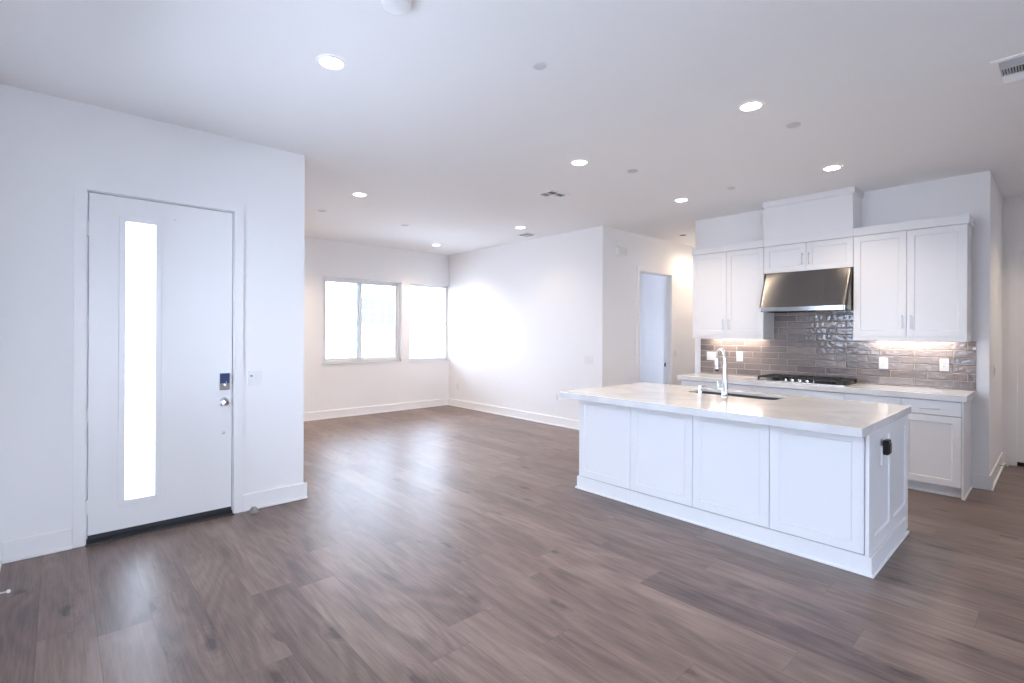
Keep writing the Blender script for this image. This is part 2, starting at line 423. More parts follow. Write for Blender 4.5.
wall_x('wall_kitchen', XK, XK + 0.12, YK0, YK1, [], 'white wall behind the kitchen cabinets')
wall_y('wall_pantry', YK0, YK0 + 0.12, XK + 0.12, XC + 0.12, [], 'narrow white return wall beyond the kitchen cabinets')
wall_y('wall_passage', YK1 - 0.12, YK1, XK + 0.12, XH, [], 'white wall behind the kitchen facing the hallway')
wall_x('wall_end', XH, XH + 0.12, YK1 - 0.12, YH + 0.12, [], 'white wall closing the hallway')
wall_x('wall_corridor', XC, XC + 0.12, YB, YK0, [CD], 'white wall at the right edge holding a closed door')
wall_y('wall_back', YB - 0.15, YB, XL, XC + 0.12, [BK], 'plain white wall behind the viewpoint')
wall_y('wall_bedroom', 7.6, 7.75, XR + 0.12, 9.5, [(7.5, 8.5, 0.9, 2.1)], 'white window wall of the room beyond the hallway doorway')
wall_x('wall_beyond', 9.5, 9.62, YH + 0.12, 7.75, [], 'bluish white wall seen through the hallway doorway')

# exterior
struct(MB().box(-40, 60, -40, 60, -0.3, -0.13).build('ground', PAVE), 'pale paved ground outside the windows', 'ground')

# ------------------------------------------------------------------ baseboards
def base_y(name, y, s, x0, x1, label):   # on a wall facing s along y
    mb = MB()
    a, b = sorted((y, y + s * 0.015)); mb.box(x0, x1, a, b, 0.0, 0.138)
    a, b = sorted((y + s * 0.015, y + s * 0.03)); mb.box(x0, x1, a, b, 0.0, 0.018)
    struct(mb.build(name, TRIM, bevel=0.004), label, 'baseboard')
def base_x(name, x, s, y0, y1, label):
    mb = MB()
    a, b = sorted((x, x + s * 0.015)); mb.box(a, b, y0, y1, 0.0, 0.138)
    a, b = sorted((x + s * 0.015, x + s * 0.03)); mb.box(a, b, y0, y1, 0.0, 0.018)
    struct(mb.build(name, TRIM, bevel=0.004), label, 'baseboard')
base_y('baseboard_entry', YE, -1, XL + 0.03, 0.075, 'white baseboard left of the front door')
base_y('baseboard_corner', YE, -1, 1.137, XE + 0.03, 'white baseboard right of the front door')
base_x('baseboard_left', XL, 1, YB, YE, 'white baseboard at the extreme left edge')
base_x('baseboard_porch', XE, 1, YE, YW - 0.03, 'white baseboard behind the front door wall corner')
base_y('baseboard_window', YW, -1, XE + 0.03, XR - 0.03, 'white baseboard below the two windows')
base_x('baseboard_nook', XR, -1, YH - 0.03, YW, 'white baseboard along the bright wall beyond the island')
base_y('baseboard_hallway', YH, -1, XR, 6.85, 'white baseboard on the hallway wall')
base_x('baseboard_kitchen', XK, -1, YK0 - 0.03, 0.598, 'short white baseboard beside the end of the kitchen cabinets')
base_y('baseboard_pantry', YK0, -1, XK, XC - 0.03, 'white baseboard on the narrow return wall at right')
base_x('baseboard_corridor', XC, -1, 0.43, YK0, 'short white baseboard beside the corridor door casing')

# ------------------------------------------------------------------ front door
d1 = thing('door_1', (0.607, YE, 0), 'closed white front door with a tall frosted glass strip', 'door', kind='structure')
GX0, GX1, GZ0, GZ1 = 0.362, 0.540, 0.268, 2.294
SY = YE - 0.004      # slab face
sx0, sx1, sz0, sz1 = 0.157, 1.057, 0.062, 2.468
mb = MB()
mb.cells([sx0, sx1, GX0, GX1], [sz0, sz1, GZ0, GZ1], [(GX0, GX1, GZ0, GZ1)], lambda a, b, c, d: (a, b, SY, SY + 0.045, c, d))
mb.build('door_slab', DOORP, d1)
# moulded lite frame around the glass
mb = MB(); F = 0.040
mb.cells([GX0 - F, GX0, GX1, GX1 + F], [GZ0 - F, GZ0, GZ1, GZ1 + F], [(GX0, GX1, GZ0, GZ1)], lambda a, b, c, d: (a, b, SY - 0.009, SY - 0.0002, c, d))
bmesh.ops.remove_doubles(mb.bm, verts=mb.bm.verts, dist=1e-5)
mb.build('glass_frame', DOORP, d1, bevel=0.004)
MB().box(GX0 - 0.003, GX1 + 0.003, SY + 0.012, SY + 0.020, GZ0 - 0.003, GZ1 + 0.003).build('frosted_glass', FROST, d1)
# casing, jamb, threshold, sweep
mb = MB(); c0, c1, cz = 0.077, 1.137, 2.552
mb.cells([c0, DX0, DX1, c1], [0, DZ1, cz], [(DX0, DX1, -1, DZ1)], lambda a, b, c, d: (a, b, YE - 0.018, YE, c, d))
mb.build('casing', TRIM, d1)
mb = MB().cells([DX0, DX0 + 0.006, DX1 - 0.006, DX1], [0.0, DZ1 - 0.006, DZ1], [(DX0 + 0.006, DX1 - 0.006, -1, DZ1 - 0.006)], lambda a, b, c, d: (a, b, YE, YE + 0.15, c, d))
mb.cells([DX0 + 0.006, DX0 + 0.03, DX1 - 0.03, DX1 - 0.006], [0.03, DZ1 - 0.03, DZ1 - 0.006], [(DX0 + 0.03, DX1 - 0.03, -1, DZ1 - 0.03)], lambda a, b, c, d: (a, b, YE + 0.043, YE + 0.058, c, d))
mb.build('jamb', TRIM, d1)
MB().box(sx0, sx1, SY + 0.004, SY + 0.04, 0.030, sz0).build('door_sweep', RUBBER, d1)
mb = MB(); mb.loops([[(x, YE - 0.02, 0.0), (x, YE + 0.01, 0.028), (x, YE + 0.15, 0.028), (x, YE + 0.15, 0.0)] for x in (DX0 + 0.006, DX1 - 0.006)])
mb.build('threshold', RUBBER, d1)
MB().box(DX0 - 0.0, DX1 + 0.0, YE - 0.05, YE - 0.021, 0.0, 0.009).build('threshold_strip', BRONZE, d1, bevel=0.002)
for zc in (2.213, 1.56, 0.909, 0.266):
    h = MB().cyl((0.1475, SY - 0.007, zc - 0.05), (0.1475, SY - 0.007, zc + 0.05), 0.007, 12).box(0.139, 0.160, SY - 0.003, SY - 0.0005, zc - 0.05, zc + 0.05).build('hinge', TRIM, d1)
    h['label'] = 'white butt hinge'
k = MB().box(0.961, 1.039, SY - 0.022, SY, 1.024, 1.162).build('keypad_lock', CHROME, d1, bevel=0.004)
k['label'] = 'chrome keypad lock body with dark touch screen'
MB().box(0.965, 1.035, SY - 0.0245, SY - 0.0222, 1.078, 1.158).build('keypad_screen', SCREEN, k)
MB().lathe((1.008, SY - 0.022, 1.062), (0, -1, 0), [(0.012, 0), (0.011, 0.012), (0.006, 0.014)]).box(1.005, 1.011, SY - 0.042, SY - 0.036, 1.05, 1.094).build('thumb_turn', CHROME, k, smooth=True)
k = MB().lathe((1.0, SY, 0.924), (0, -1, 0), [(0.037, 0), (0.037, 0.006), (0.033, 0.010), (0.016, 0.011), (0.015, 0.03), (0.027, 0.036), (0.029, 0.048), (0.024, 0.056), (0.0, 0.058)], cap1=False).build('door_knob', CHROME, d1, smooth=True)
k['label'] = 'round chrome door knob'
MB().lathe((0.999, SY, 0.675), (0, -1, 0), [(0.012, 0), (0.012, 0.004), (0.007, 0.006), (0.0, 0.006)], cap1=False).build('bore_plug', NICKEL, d1, smooth=True)
MB().lathe((0.665, SY, 2.353), (0, -1, 0), [(0.009, 0), (0.008, 0.003), (0.0, 0.004)], cap1=False).build('alarm_contact', PLASTIC, d1, smooth=True)
for zc, hh in ((1.095, 0.03), (0.924, 0.028)):
    MB().box(sx1 + 0.0005, sx1 + 0.0025, SY + 0.001, SY + 0.03, zc - hh, zc + hh).build('latch_plate', RUBBER, d1)

# ------------------------------------------------------------------ windows
def sash(mb, y0, y1, u0, u1, v0, v1, w):
    mb.cells([u0, u0 + w, u1 - w, u1], [v0, v0 + w, v1 - w, v1], [(u0 + w, u1 - w, v0 + w, v1 - w)], lambda a, b, c, d: (a, b, y0, y1, c, d))
def window_y(name, hole, y, label, slider):
    t = thing(name, ((hole[0] + hole[1]) / 2, y, hole[2]), label, 'window', kind='structure')
    x0, x1, z0, z1 = hole; e = 0.001
    mb = MB(); sash(mb, y + 0.075, y + 0.135, x0 + e, x1 - e, z0 + e, z1 - e, 0.04); mb.build('window_frame', VINYL, t)
    if slider:
        xm = 4.055
        mb = MB(); sash(mb, y + 0.082, y + 0.105, x0 + 0.029, xm + 0.045, z0 + 0.03, z1 - 0.03, 0.05); mb.build('sliding_sash', VINYL, t)
        MB().box(x0 + 0.06, xm, y + 0.090, y + 0.096, z0 + 0.06, z1 - 0.06).build('glass_pane', GLASS, t)
        mb = MB(); sash(mb, y + 0.107, y + 0.130, xm - 0.045, x1 - 0.029, z0 + 0.03, z1 - 0.03, 0.05); mb.build('fixed_sash', VINYL, t)
        MB().box(xm, x1 - 0.06, y + 0.115, y + 0.121, z0 + 0.06, z1 - 0.06).build('glass_pane', GLASS, t)
    else:
        MB().box(x0 + 0.038, x1 - 0.038, y + 0.10, y + 0.106, z0 + 0.038, z1 - 0.038).build('glass_pane', GLASS, t)
    return t
w = window_y('window_1', W1, YW, 'wide white sliding window on the far wall', True)
MB().box(W1[0] - 0.03, W1[1] + 0.03, YW - 0.018, YW + 0.073, W1[2] - 0.016, W1[2]).build('window_sill', TRIM, w, bevel=0.003)
w = window_y('window_2', W2, YW, 'single pane window tight in the far corner', False)
MB().box(W2[0] - 0.03, W2[1] - 0.002, YW - 0.018, YW + 0.073, W2[2] - 0.016, W2[2]).build('window_sill', TRIM, w, bevel=0.003)

def window_x(name, hole, x, label):
    t = thing(name, (x, (hole[0] + hole[1]) / 2, hole[2]), label, 'window', kind='structure')
    y0, y1, z0, z1 = hole; w = 0.05; ym = (y0 + y1) / 2; e = 0.001
    y0 += e; y1 -= e; z0 += e; z1 -= e
    mb = MB(); mb.cells([y0, y0 + w, ym - w / 2, ym + w / 2, y1 - w, y1], [z0, z0 + w, z1 - w, z1], [(y0 + w, ym - w / 2, z0 + w, z1 - w), (ym + w / 2, y1 - w, z0 + w, z1 - w)], lambda a, b, c, d: (x - 0.13, x - 0.08, a, b, c, d))
    mb.build('window_frame', VINYL, t)
    for a, b in ((y0 + w, ym - w / 2), (ym + w / 2, y1 - w)):
        MB().box(x - 0.108, x - 0.102, a - 0.002, b + 0.002, z0 + w - 0.002, z1 - w + 0.002).build('glass_pane', GLASS, t)
window_x('window_4', SL, XL, 'wide white window of the left wall just outside the frame')

def window_back(name, hole, y, label):
    t = thing(name, ((hole[0] + hole[1]) / 2, y, hole[2]), label, 'window', kind='structure')
    x0, x1, z0, z1 = hole; w = 0.05; xm = (x0 + x1) / 2; e = 0.001
    x0 += e; x1 -= e; z0 += e; z1 -= e
    MB().cells([x0, x0 + w, xm - w / 2, xm + w / 2, x1 - w, x1], [z0, z0 + w, z1 - w, z1], [(x0 + w, xm - w / 2, z0 + w, z1 - w), (xm + w / 2, x1 - w, z0 + w, z1 - w)], lambda a, b, c, d: (a, b, y - 0.13, y - 0.08, c, d)).build('window_frame', VINYL, t)
    for a, b in ((x0 + w, xm - w / 2), (xm + w / 2, x1 - w)):
        MB().box(a - 0.002, b + 0.002, y - 0.108, y - 0.102, z0 + w - 0.002, z1 - w + 0.002).build('glass_pane', GLASS, t)
window_back('door_2', BK, YB, 'white sliding glass doors in the wall behind the viewpoint')

# far room window is a plain framed opening
t = thing('window_3', (8.0, 7.6, 0.9), 'white framed window of the room beyond the hallway doorway', 'window', kind='structure')
mb = MB(); sash(mb, 7.66, 7.71, 7.501, 8.499, 0.901, 2.099, 0.05); mb.build('window_frame', VINYL, t)
MB().box(7.55, 8.45, 7.682, 7.688, 0.95, 2.05).build('glass_pane', GLASS, t)

# ------------------------------------------------------------------ hallway doorway and corridor door
t = thing('trim_1', (7.4, YH, 0), 'white casing and jamb of the open hallway doorway', 'door casing', kind='structure')
x0, x1, z1 = DW[0], DW[1], DW[3]
MB().cells([x0 - 0.07, x0 + 0.006, x1 - 0.006, x1 + 0.07], [0, z1 - 0.006, z1 + 0.07], [(x0 + 0.006, x1 - 0.006, -1, z1 - 0.006)], lambda a, b, c, d: (a, b, YH - 0.016, YH - 0.0002, c, d)).build('casing', TRIM, t)
MB().cells([x0 + 0.0005, x0 + 0.018, x1 - 0.018, x1 - 0.0005], [0, z1 - 0.018, z1 - 0.0005], [(x0 + 0.018, x1 - 0.018, -1, z1 - 0.018)], lambda a, b, c, d: (a, b, YH, YH + 0.12, c, d)).box(x1 - 0.030, x1 - 0.018, YH + 0.03, YH + 0.075, 0, z1 - 0.02).build('jamb', TRIM, t)
p = MB().box(x1 - 0.0205, x1 - 0.0185, YH + 0.085, YH + 0.112, 0.915, 0.978).build('strike_plate', BLACKP, t); p['label'] = 'small dark strike plate'

d3 = thing('door_3', (XC, -0.1, 0), 'closed white corridor door at the right edge of the frame', 'door', kind='structure')
y0, y1, z1 = CD[0], CD[1], CD[3]
MB().cells([y0 - 0.07, y0 + 0.004, y1 - 0.004, y1 + 0.072], [0, z1 - 0.004, z1 + 0.068], [(y0 + 0.004, y1 - 0.004, -1, z1 - 0.004)], lambda a, b, c, d: (XC - 0.018, XC - 0.0002, a, b, c, d)).build('casing', TRIM, d3)
MB().frame_panel((XC + 0.004, 0, 0), (0, -1, 0), (0, 0, 1), (-1, 0, 0), -y1 + 0.006, -y0 - 0.006, 0.045, z1 - 0.006, 0.042, [(-y1 + 0.13, -y0 - 0.13, 0.25, 1.05), (-y1 + 0.13, -y0 - 0.13, 1.2, z1 - 0.13)]).build('door_slab', DOORP, d3)
MB().box(XC + 0.006, XC + 0.05, y0 + 0.006, y1 - 0.006, 0.0, 0.044).build('door_sweep', RUBBER, d3)
MB().cells([y0, y0 + 0.03, y1 - 0.03, y1], [0, z1 - 0.03, z1], [(y0 + 0.03, y1 - 0.03, -1, z1 - 0.03)], lambda a, b, c, d: (XC + 0.052, XC + 0.07, a, b, c, d)).build('jamb', TRIM, d3)
for zc in (2.30, 1.57, 0.90, 0.28):
    MB().cyl((XC - 0.006, y1 + 0.001, zc - 0.05), (XC - 0.006, y1 + 0.001, zc + 0.05), 0.007, 12).build('hinge', TRIM, d3)
MB().lathe((XC + 0.004, y0 + 0.075, 0.95), (-1, 0, 0), [(0.03, 0), (0.03, 0.008), (0.012, 0.012), (0.012, 0.035), (0.027, 0.045), (0.024, 0.06), (0, 0.062)], cap1=False).build('door_knob', CHROME, d3, smooth=True)

# ------------------------------------------------------------------ island
IX0, IX1, IY0, IY1 = 3.73, 4.875, 0.803, 3.14
IZ = 0.889
isl = thing('kitchen_island', (4.3, 1.97, 0), 'white kitchen island with four shaker panels and a panelled end', 'kitchen island')
mb = MB()
mb.box(IX0 + 0.021, IX0 + 0.04, IY0 + 0.021, IY1 - 0.001, 0.0, IZ)
mb.box(IX1 - 0.02, IX1, IY0 + 0.021, IY1 - 0.001, 0.0, IZ)
mb.box(IX0 + 0.04, IX1 - 0.02, IY1 - 0.02, IY1, 0.0, IZ)
mb.box(IX0 + 0.04, IX1 - 0.02, IY0 + 0.021, IY1 - 0.02, 0.1, 0.12)
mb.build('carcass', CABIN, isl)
ys = [0.828, 1.394, 1.973, 2.557, IY1]
for a, b in zip(ys, ys[1:]):
    a += 0.002; b -= 0.002
    MB().frame_panel((IX0, 0, 0), (0, -1, 0), (0, 0, 1), (-1, 0, 0), -b, -a, 0.122, IZ - 0.012, 0.02, [(-b + 0.066, -a - 0.066, 0.185, IZ - 0.075)], depth=0.006).build('front_panel', CAB, isl, bevel=0.0012)
# end panel with two recesses
MB().frame_panel((0, IY0, 0), (1, 0, 0), (0, 0, 1), (0, -1, 0), IX0 - 0.012, IX1, 0.0, IZ, 0.02, [(3.86, 4.27, 0.205, 0.815), (4.385, 4.80, 0.205, 0.815)], depth=0.011, slope=0.003).build('end_panel', CAB, isl, bevel=0.0012)
mb = MB().box(IX0 - 0.015, IX0 - 0.0002, IY0 - 0.015, IY1 + 0.0, 0.0, 0.118)
mb.box(IX0 - 0.0002, IX1 - 0.13, IY0 - 0.015, IY0 - 0.0002, 0.0, 0.118).box(IX0 - 0.015, IX1, IY1 + 0.0002, IY1 + 0.012, 0.0, 0.118)
mb.build('base_board', CAB, isl, bevel=0.002)
mb = MB().box(IX0 - 0.029, IX0 - 0.0152, IY0 - 0.029, IY1 + 0.026, 0.0, 0.018)
mb.box(IX0 - 0.0152, IX1 - 0.115, IY0 - 0.029, IY0 - 0.0152, 0.0, 0.018).box(IX0 - 0.0152, IX1, IY1 + 0.0122, IY1 + 0.026, 0.0, 0.018)
mb.build('shoe_moulding', TRIM, isl, bevel=0.004)

def rrect(x0, x1, y0, y1, r, n=6):
    pts = []
    for cx, cy, a0 in ((x1 - r, y1 - r, 0), (x0 + r, y1 - r, 90), (x0 + r, y0 + r, 180), (x1 - r, y0 + r, 270)):
        for i in range(n + 1):
            a = math.radians(a0 + 90 * i / n); pts.append((cx + r * math.cos(a), cy + r * math.sin(a)))
    return pts
SKX0, SKX1, SKY0, SKY1 = 4.41, 4.755, 1.615, 2.40
def mitred_top(r, hole, z0, zi, z1, ap):
    # thick outer apron, thinner slab around the sink cut-out
    mb = MB(); bm = mb.bm
    rect = lambda d: [(r[0] + d, r[2] + d), (r[1] - d, r[2] + d), (r[1] - d, r[3] - d), (r[0] + d, r[3] - d)]
    V = lambda pts, z: [bm.verts.new((p[0], p[1], z)) for p in pts]
    ring = lambda vs: [bm.edges.new((vs[i], vs[(i + 1) % len(vs)])) for i in range(len(vs))]
    def wall(p, q):
        n = len(p)
        for i in range(n): bm.faces.new((p[i], p[(i + 1) % n], q[(i + 1) % n], q[i]))
    ot, ob, ib, iu = V(rect(0), z1), V(rect(0), z0), V(rect(ap), z0), V(rect(ap), zi)
    ht, hb = V(hole, z1), V(hole, zi)
    bmesh.ops.triangle_fill(bm, edges=ring(ot) + ring(ht), use_beauty=True)
    bmesh.ops.triangle_fill(bm, edges=ring(iu) + ring(hb), use_beauty=True)
    wall(ot, ob); wall(ob, ib); wall(ib, iu); wall(ht, hb)
    return mb
CT = (3.485, 4.905, 0.788, 3.185)
o = mitred_top(CT, rrect(SKX0, SKX1, SKY0, SKY1, 0.05), IZ + 0.001, ZC - 0.02, ZC, 0.05).build('island_countertop', QUARTZ, bevel=0.003)
tag(o, 'white quartz countertop lying on the kitchen island', 'countertop')

# sink
sk = thing('kitchen_sink', (4.57, 2.0, 0.7), 'undermount stainless steel sink set in the island countertop', 'sink')
zt = ZC - 0.0212
R = lambda d, z, r: [(x, y, z) for x, y in rrect(SKX0 - 0.002 - d + 0.0, SKX1 + 0.002 + d, SKY0 - 0.002 - d, SKY1 + 0.002 + d, r)]
MB().loops([R(0.022, zt, 0.06), R(0.0, zt, 0.05), R(-0.004, zt - 0.18, 0.05), R(-0.02, zt - 0.215, 0.045), R(-0.06, zt - 0.222, 0.03)], cap0=False).build('basin', SINKM, sk, smooth=True)
MB().lathe((4.58, 2.0, zt - 0.2215), (0, 0, 1), [(0.055, 0), (0.055, 0.003), (0.042, 0.004), (0.038, 0.001), (0.0, 0.001)], cap1=False).build('drain', CHROME, sk, smooth=True)

# faucet
FX, FY = 4.315, 1.985
fa = thing('kitchen_faucet', (FX, FY, ZC), 'tall chrome gooseneck faucet standing on the island countertop', 'faucet')
MB().lathe((FX, FY, ZC), (0, 0, 1), [(0.029, 0), (0.029, 0.005), (0.027, 0.008), (0.026, 0.05), (0.024, 0.11), (0.0185, 0.19), (0.0165, 0.25), (0.0155, 0.285)]).build('body', CHROME, fa, smooth=True)
dv = Vector((0.66, 0.75, 0)).normalized(); rad = 0.083
pts = [Vector((FX, FY, ZC + 0.28)), Vector((FX, FY, ZC + 0.30)), Vector((FX, FY, ZC + 0.325))]
for i in range(0, 19):
    a = math.radians(180 - i * 10.3)
    pts.append(Vector((FX, FY, ZC + 0.328)) + dv * (rad + rad * math.cos(a)) + Vector((0, 0, rad * math.sin(a))))
MB().tube(pts, 0.0135).build('spout', CHROME, fa, smooth=True)
e = pts[-1]; dr = (pts[-1] - pts[-2]).normalized()
MB().tube([e - dr * 0.004, e + dr * 0.01, e + dr * 0.085, e + dr * 0.09], [0.0145, 0.0165, 0.018, 0.0175]).build('spray_head', CHROME, fa, smooth=True)
t_ = MB().tube([e + dr * 0.0905, e + dr * 0.108, e + dr * 0.11], [0.0165, 0.0165, 0.013]).build('spray_nozzle', BLACKP, fa, smooth=True); t_['label'] = 'black spray nozzle'
hd = Vector((-0.1, 1, 0)).normalized(); hb = Vector((FX, FY, ZC + 0.068))
h = MB().tube([hb + hd * 0.02, hb + hd * 0.055, hb + hd * 0.065], [0.011, 0.011, 0.009]).build('handle', CHROME, fa, smooth=True)
MB().tube([hb + hd * 0.057 + Vector((0, 0, 0.005)), hb + hd * 0.059 + Vector((0, 0, 0.03)), hb + hd * 0.063 + Vector((0, 0, 0.066))], [0.007, 0.0055, 0.0045]).build('lever', CHROME, h, smooth=True)

# soap dispenser
SX, SYY = 4.325, 2.215
so = thing('soap_dispenser', (SX, SYY, ZC), 'small chrome soap dispenser beside the faucet', 'soap dispenser')
MB().lathe((SX, SYY, ZC), (0, 0, 1), [(0.024, 0), (0.024, 0.006), (0.018, 0.010), (0.017, 0.045), (0.014, 0.05), (0.014, 0.066), (0.017, 0.068), (0.017, 0.08), (0.012, 0.084)]).build('body', CHROME, so, smooth=True)
b0 = Vector((SX, SYY, ZC + 0.073)); sd = Vector((0.9, -0.2, 0)).normalized()
MB().tube([b0 + sd * 0.01, b0 + sd * 0.06, b0 + sd * 0.072 + Vector((0, 0, -0.006)), b0 + sd * 0.074 + Vector((0, 0, -0.018))], [0.008, 0.007, 0.0065, 0.006]).build('spout', CHROME, so, smooth=True)

# island outlet and black lockbox
ol = thing('wall_outlet', (4.13, IY0, 0.7), 'white outlet plate on the panelled end of the island', 'outlet', 'outlets')
MB().box(4.05, 4.14, IY0 - 0.002, IY0 + 0.0105, 0.625, 0.755).build('cover_plate', PLASTIC, ol, bevel=0.002)
lb = thing('key_lockbox', (4.12, IY0 - 0.03, 0.75), 'black key lockbox clipped to the outlet on the island end', 'lockbox')
MB().box(4.045, 4.125, IY0 - 0.036, IY0 - 0.0022, 0.700, 0.797).build('case', BLACKP, lb, bevel=0.008, seg=3)
MB().box(4.056, 4.114, IY0 - 0.040, IY0 - 0.0362, 0.710, 0.775).build('front_cover', BLACKP, lb, bevel=0.003)

# ------------------------------------------------------------------ base cabinets on the kitchen wall
BX = 6.06; BB = XK - 0.001
def bar(mb, p, length, axis):
    p = Vector(p); A = Vector(axis) * (length / 2)
    mb.cyl(p - A, p + A, 0.0055, 12)
    for s in (-0.8, 0.8): mb.cyl(p + A * s, p + A * s + Vector((0.032, 0, 0)), 0.0045, 10)
    return mb
def door_front(name, parent, x, y0, y1, z0, z1, stile=0.062, handle=None, shaker=True):
    g = 0.0018
    holes = [(-y1 + stile, -y0 - stile, z0 + stile, z1 - stile)] if shaker else []
    d = MB().frame_panel((x, 0, 0), (0, -1, 0), (0, 0, 1), (-1, 0, 0), -y1 + g, -y0 - g, z0 + g, z1 - g, 0.02, holes, depth=0.007).build(name, CAB, parent, bevel=0.0012)
    if handle:
        y, z, ax, ln = handle
        bar(MB(), (x - 0.032, y, z), ln, ax).build('handle', NICKEL, d, smooth=True)
    return d
V, Hh = (0, 0, 1), (0, 1, 0)
def base_unit(y0, y1, label, doors, drawer=True, dh=True):
    t = thing('base_cabinet', (6.36, (y0 + y1) / 2, 0), label, 'base cabinet', 'base cabinets along the kitchen wall')
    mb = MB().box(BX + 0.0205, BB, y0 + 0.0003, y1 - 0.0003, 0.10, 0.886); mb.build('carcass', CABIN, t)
    MB().box(BX + 0.075, BX + 0.09, y0 + 0.0003, y1 - 0.0003, 0.0, 0.0995).build('toe_kick', CAB, t)
    ym = (y0 + y1) / 2
    door_front('drawer_front', t, BX, y0, y1, 0.748, 0.880, handle=(ym, 0.806, Hh, 0.15) if dh else None, shaker=False)
    if doors == 1: door_front('door', t, BX, y0, y1, 0.10, 0.742, handle=(y1 - 0.035, 0.62, V, 0.14))
    else:
        door_front('door', t, BX, y0, ym, 0.10, 0.742, handle=(ym - 0.035, 0.62, V, 0.14)); door_front('door', t, BX, ym, y1, 0.10, 0.742, handle=(ym + 0.035, 0.62, V, 0.14))
    return t
base_unit(2.457, 3.368, 'white base cabinet behind the faucet, nearest the hallway', 2)
base_unit(1.526, 2.457, 'white base cabinet directly under the cooktop', 2, dh=False)
base_unit(1.055, 1.526, 'narrow white base cabinet just right of the cooktop', 1)
t = base_unit(0.616, 1.055, 'white base cabinet with drawer and door at the right end of the run', 1)
for c in list(t.children):
    if c.name.startswith('door'):
        for h in list(c.children): bpy.data.objects.remove(h)
MB().box(BX + 0.005, BB, 0.600, 0.6155, 0.0, 0.886).build('end_panel', CAB, t, bevel=0.0012)
MB().box(BX - 0.006, BB, 0.588, 0.5998, 0.0, 0.018).box(BX + 0.061, BX + 0.0748, 0.6157, 1.055, 0.0, 0.018).build('shoe_moulding', TRIM, t, bevel=0.004)
o = MB().box(6.033, BB, 0.577, 3.41, 0.8885, ZC).build('kitchen_countertop', QUARTZ, bevel=0.003)
tag(o, 'white quartz countertop along the kitchen wall under the backsplash', 'countertop')

# backsplash
o = MB().box(XK - 0.010, XK - 0.0002, 0.572, 3.402, ZC + 0.0005, 1.429).box(XK - 0.010, XK - 0.0002, 1.5165, 2.4335, 1.429, 2.2).build('trim_2', TILE)
struct(o, 'glossy taupe subway tile backsplash behind the cooktop', 'backsplash')

# ------------------------------------------------------------------ wall cabinets
UX = 6.32
def wall_unit(y0, y1, z0, label, hz, rail=True, crown0=0.0, crown1=0.0):
    t = thing('wall_cabinet', (6.49, (y0 + y1) / 2, z0), label, 'wall cabinet', 'wall cabinets over the kitchen counter')
    zb = z0 + (0.02 if rail else 0.002)
    mb = MB().box(UX + 0.0205, BB, y0 + 0.0003, y1 - 0.0003, zb, 2.545); mb.build('carcass', CAB, t, bevel=0.001)
    ym = (y0 + y1) / 2; zd = z0 + (0.042 if rail else 0.0)
    door_front('door', t, UX, y0, ym, zd, 2.543, handle=(ym - 0.035, hz, V, 0.137)); door_front('door', t, UX, ym, y1, zd, 2.543, handle=(ym + 0.035, hz, V, 0.137))
    if rail:
        MB().box(UX + 0.0, UX + 0.022, y0 - 0.0 + 0.0003, y1 - 0.0003, z0, zd - 0.002).box(UX + 0.022, BB, y0 + 0.0003, y0 + 0.019, z0, zb - 0.0005).box(UX + 0.022, BB, y1 - 0.019, y1 - 0.0003, z0, zb - 0.0005).build('light_rail', CAB, t, bevel=0.001)
        lbr = MB().box(6.565, 6.595, y0 + 0.12, y1 - 0.12, zb - 0.010, zb - 0.0008).build('light_bar', LEDBAR, t); lbr['label'] = 'lit slim light bar'
        l = lamp('light_bar_lamp', 'AREA', (6.58, ym, zb - 0.013), 0.85, (1.0, 0.86, 0.74), t, shape='RECTANGLE', size=0.03, size_y=(y1 - y0) - 0.25)
    mb = MB().box(UX - 0.012, BB, y0 - crown0 + 0.0002, y1 + crown1 - 0.0002, 2.5455, 2.632); mb.build('crown_moulding', CAB, t, bevel=0.002)
    return t
wall_unit(0.605, 1.514, 1.43, 'white two door wall cabinet right of the range hood', 1.622, crown0=0.014)
wall_unit(2.4365, 3.35, 1.43, 'white two door wall cabinet left of the range hood', 1.612, crown1=0.014)
mc = wall_unit(1.5145, 2.436, 2.22, 'short white wall cabinet directly above the range hood', 2.355, rail=False)
db = thing('duct_cover', (6.49, 1.975, 2.633), 'white boxed duct cover between the short cabinet and the ceiling', 'duct cover')
MB().box(UX, BB, 1.520, 2.430, 2.6325, 3.012).build('box_body', CAB, db)
MB().box(UX - 0.018, BB, 1.500, 2.450, 3.0122, H - 0.001).build('crown_moulding', CAB, db, bevel=0.003)

# ------------------------------------------------------------------ range hood
HY0, HY1 = 1.524, 2.4265
hd_ = thing('range_hood', (6.4, 1.975, 1.755), 'stainless steel range hood with sloped front over the cooktop', 'range hood')
def hring(xf, z, r, n=8):
    pts = [(XK - 0.0115, HY1, z), (XK - 0.0115, HY0, z)]
    for cy, a0 in ((HY0 + r, 270), (HY1 - r, 180)):
        for i in range(n + 1):
            a = math.radians(a0 - 90 * i / n); pts.append((xf + r + r * math.cos(a), cy + r * math.sin(a), z))
    return pts
MB().loops([hring(6.128, 1.803, 0.045), hring(6.328, 2.2195, 0.02)]).build('canopy', STEEL, hd_)
MB().loops([hring(6.126, 1.757, 0.045), hring(6.126, 1.8028, 0.045)], cap0=False).build('front_lip', LIPM, hd_)
MB().box(6.17, XK - 0.015, HY0 + 0.03, HY1 - 0.03, 1.770, 1.778).build('filter_panel', DARK, hd_)
MB().box(6.15, 6.168, HY0 + 0.02, HY1 - 0.02, 1.7575, 1.770).build('control_strip', BLACKP, hd_)

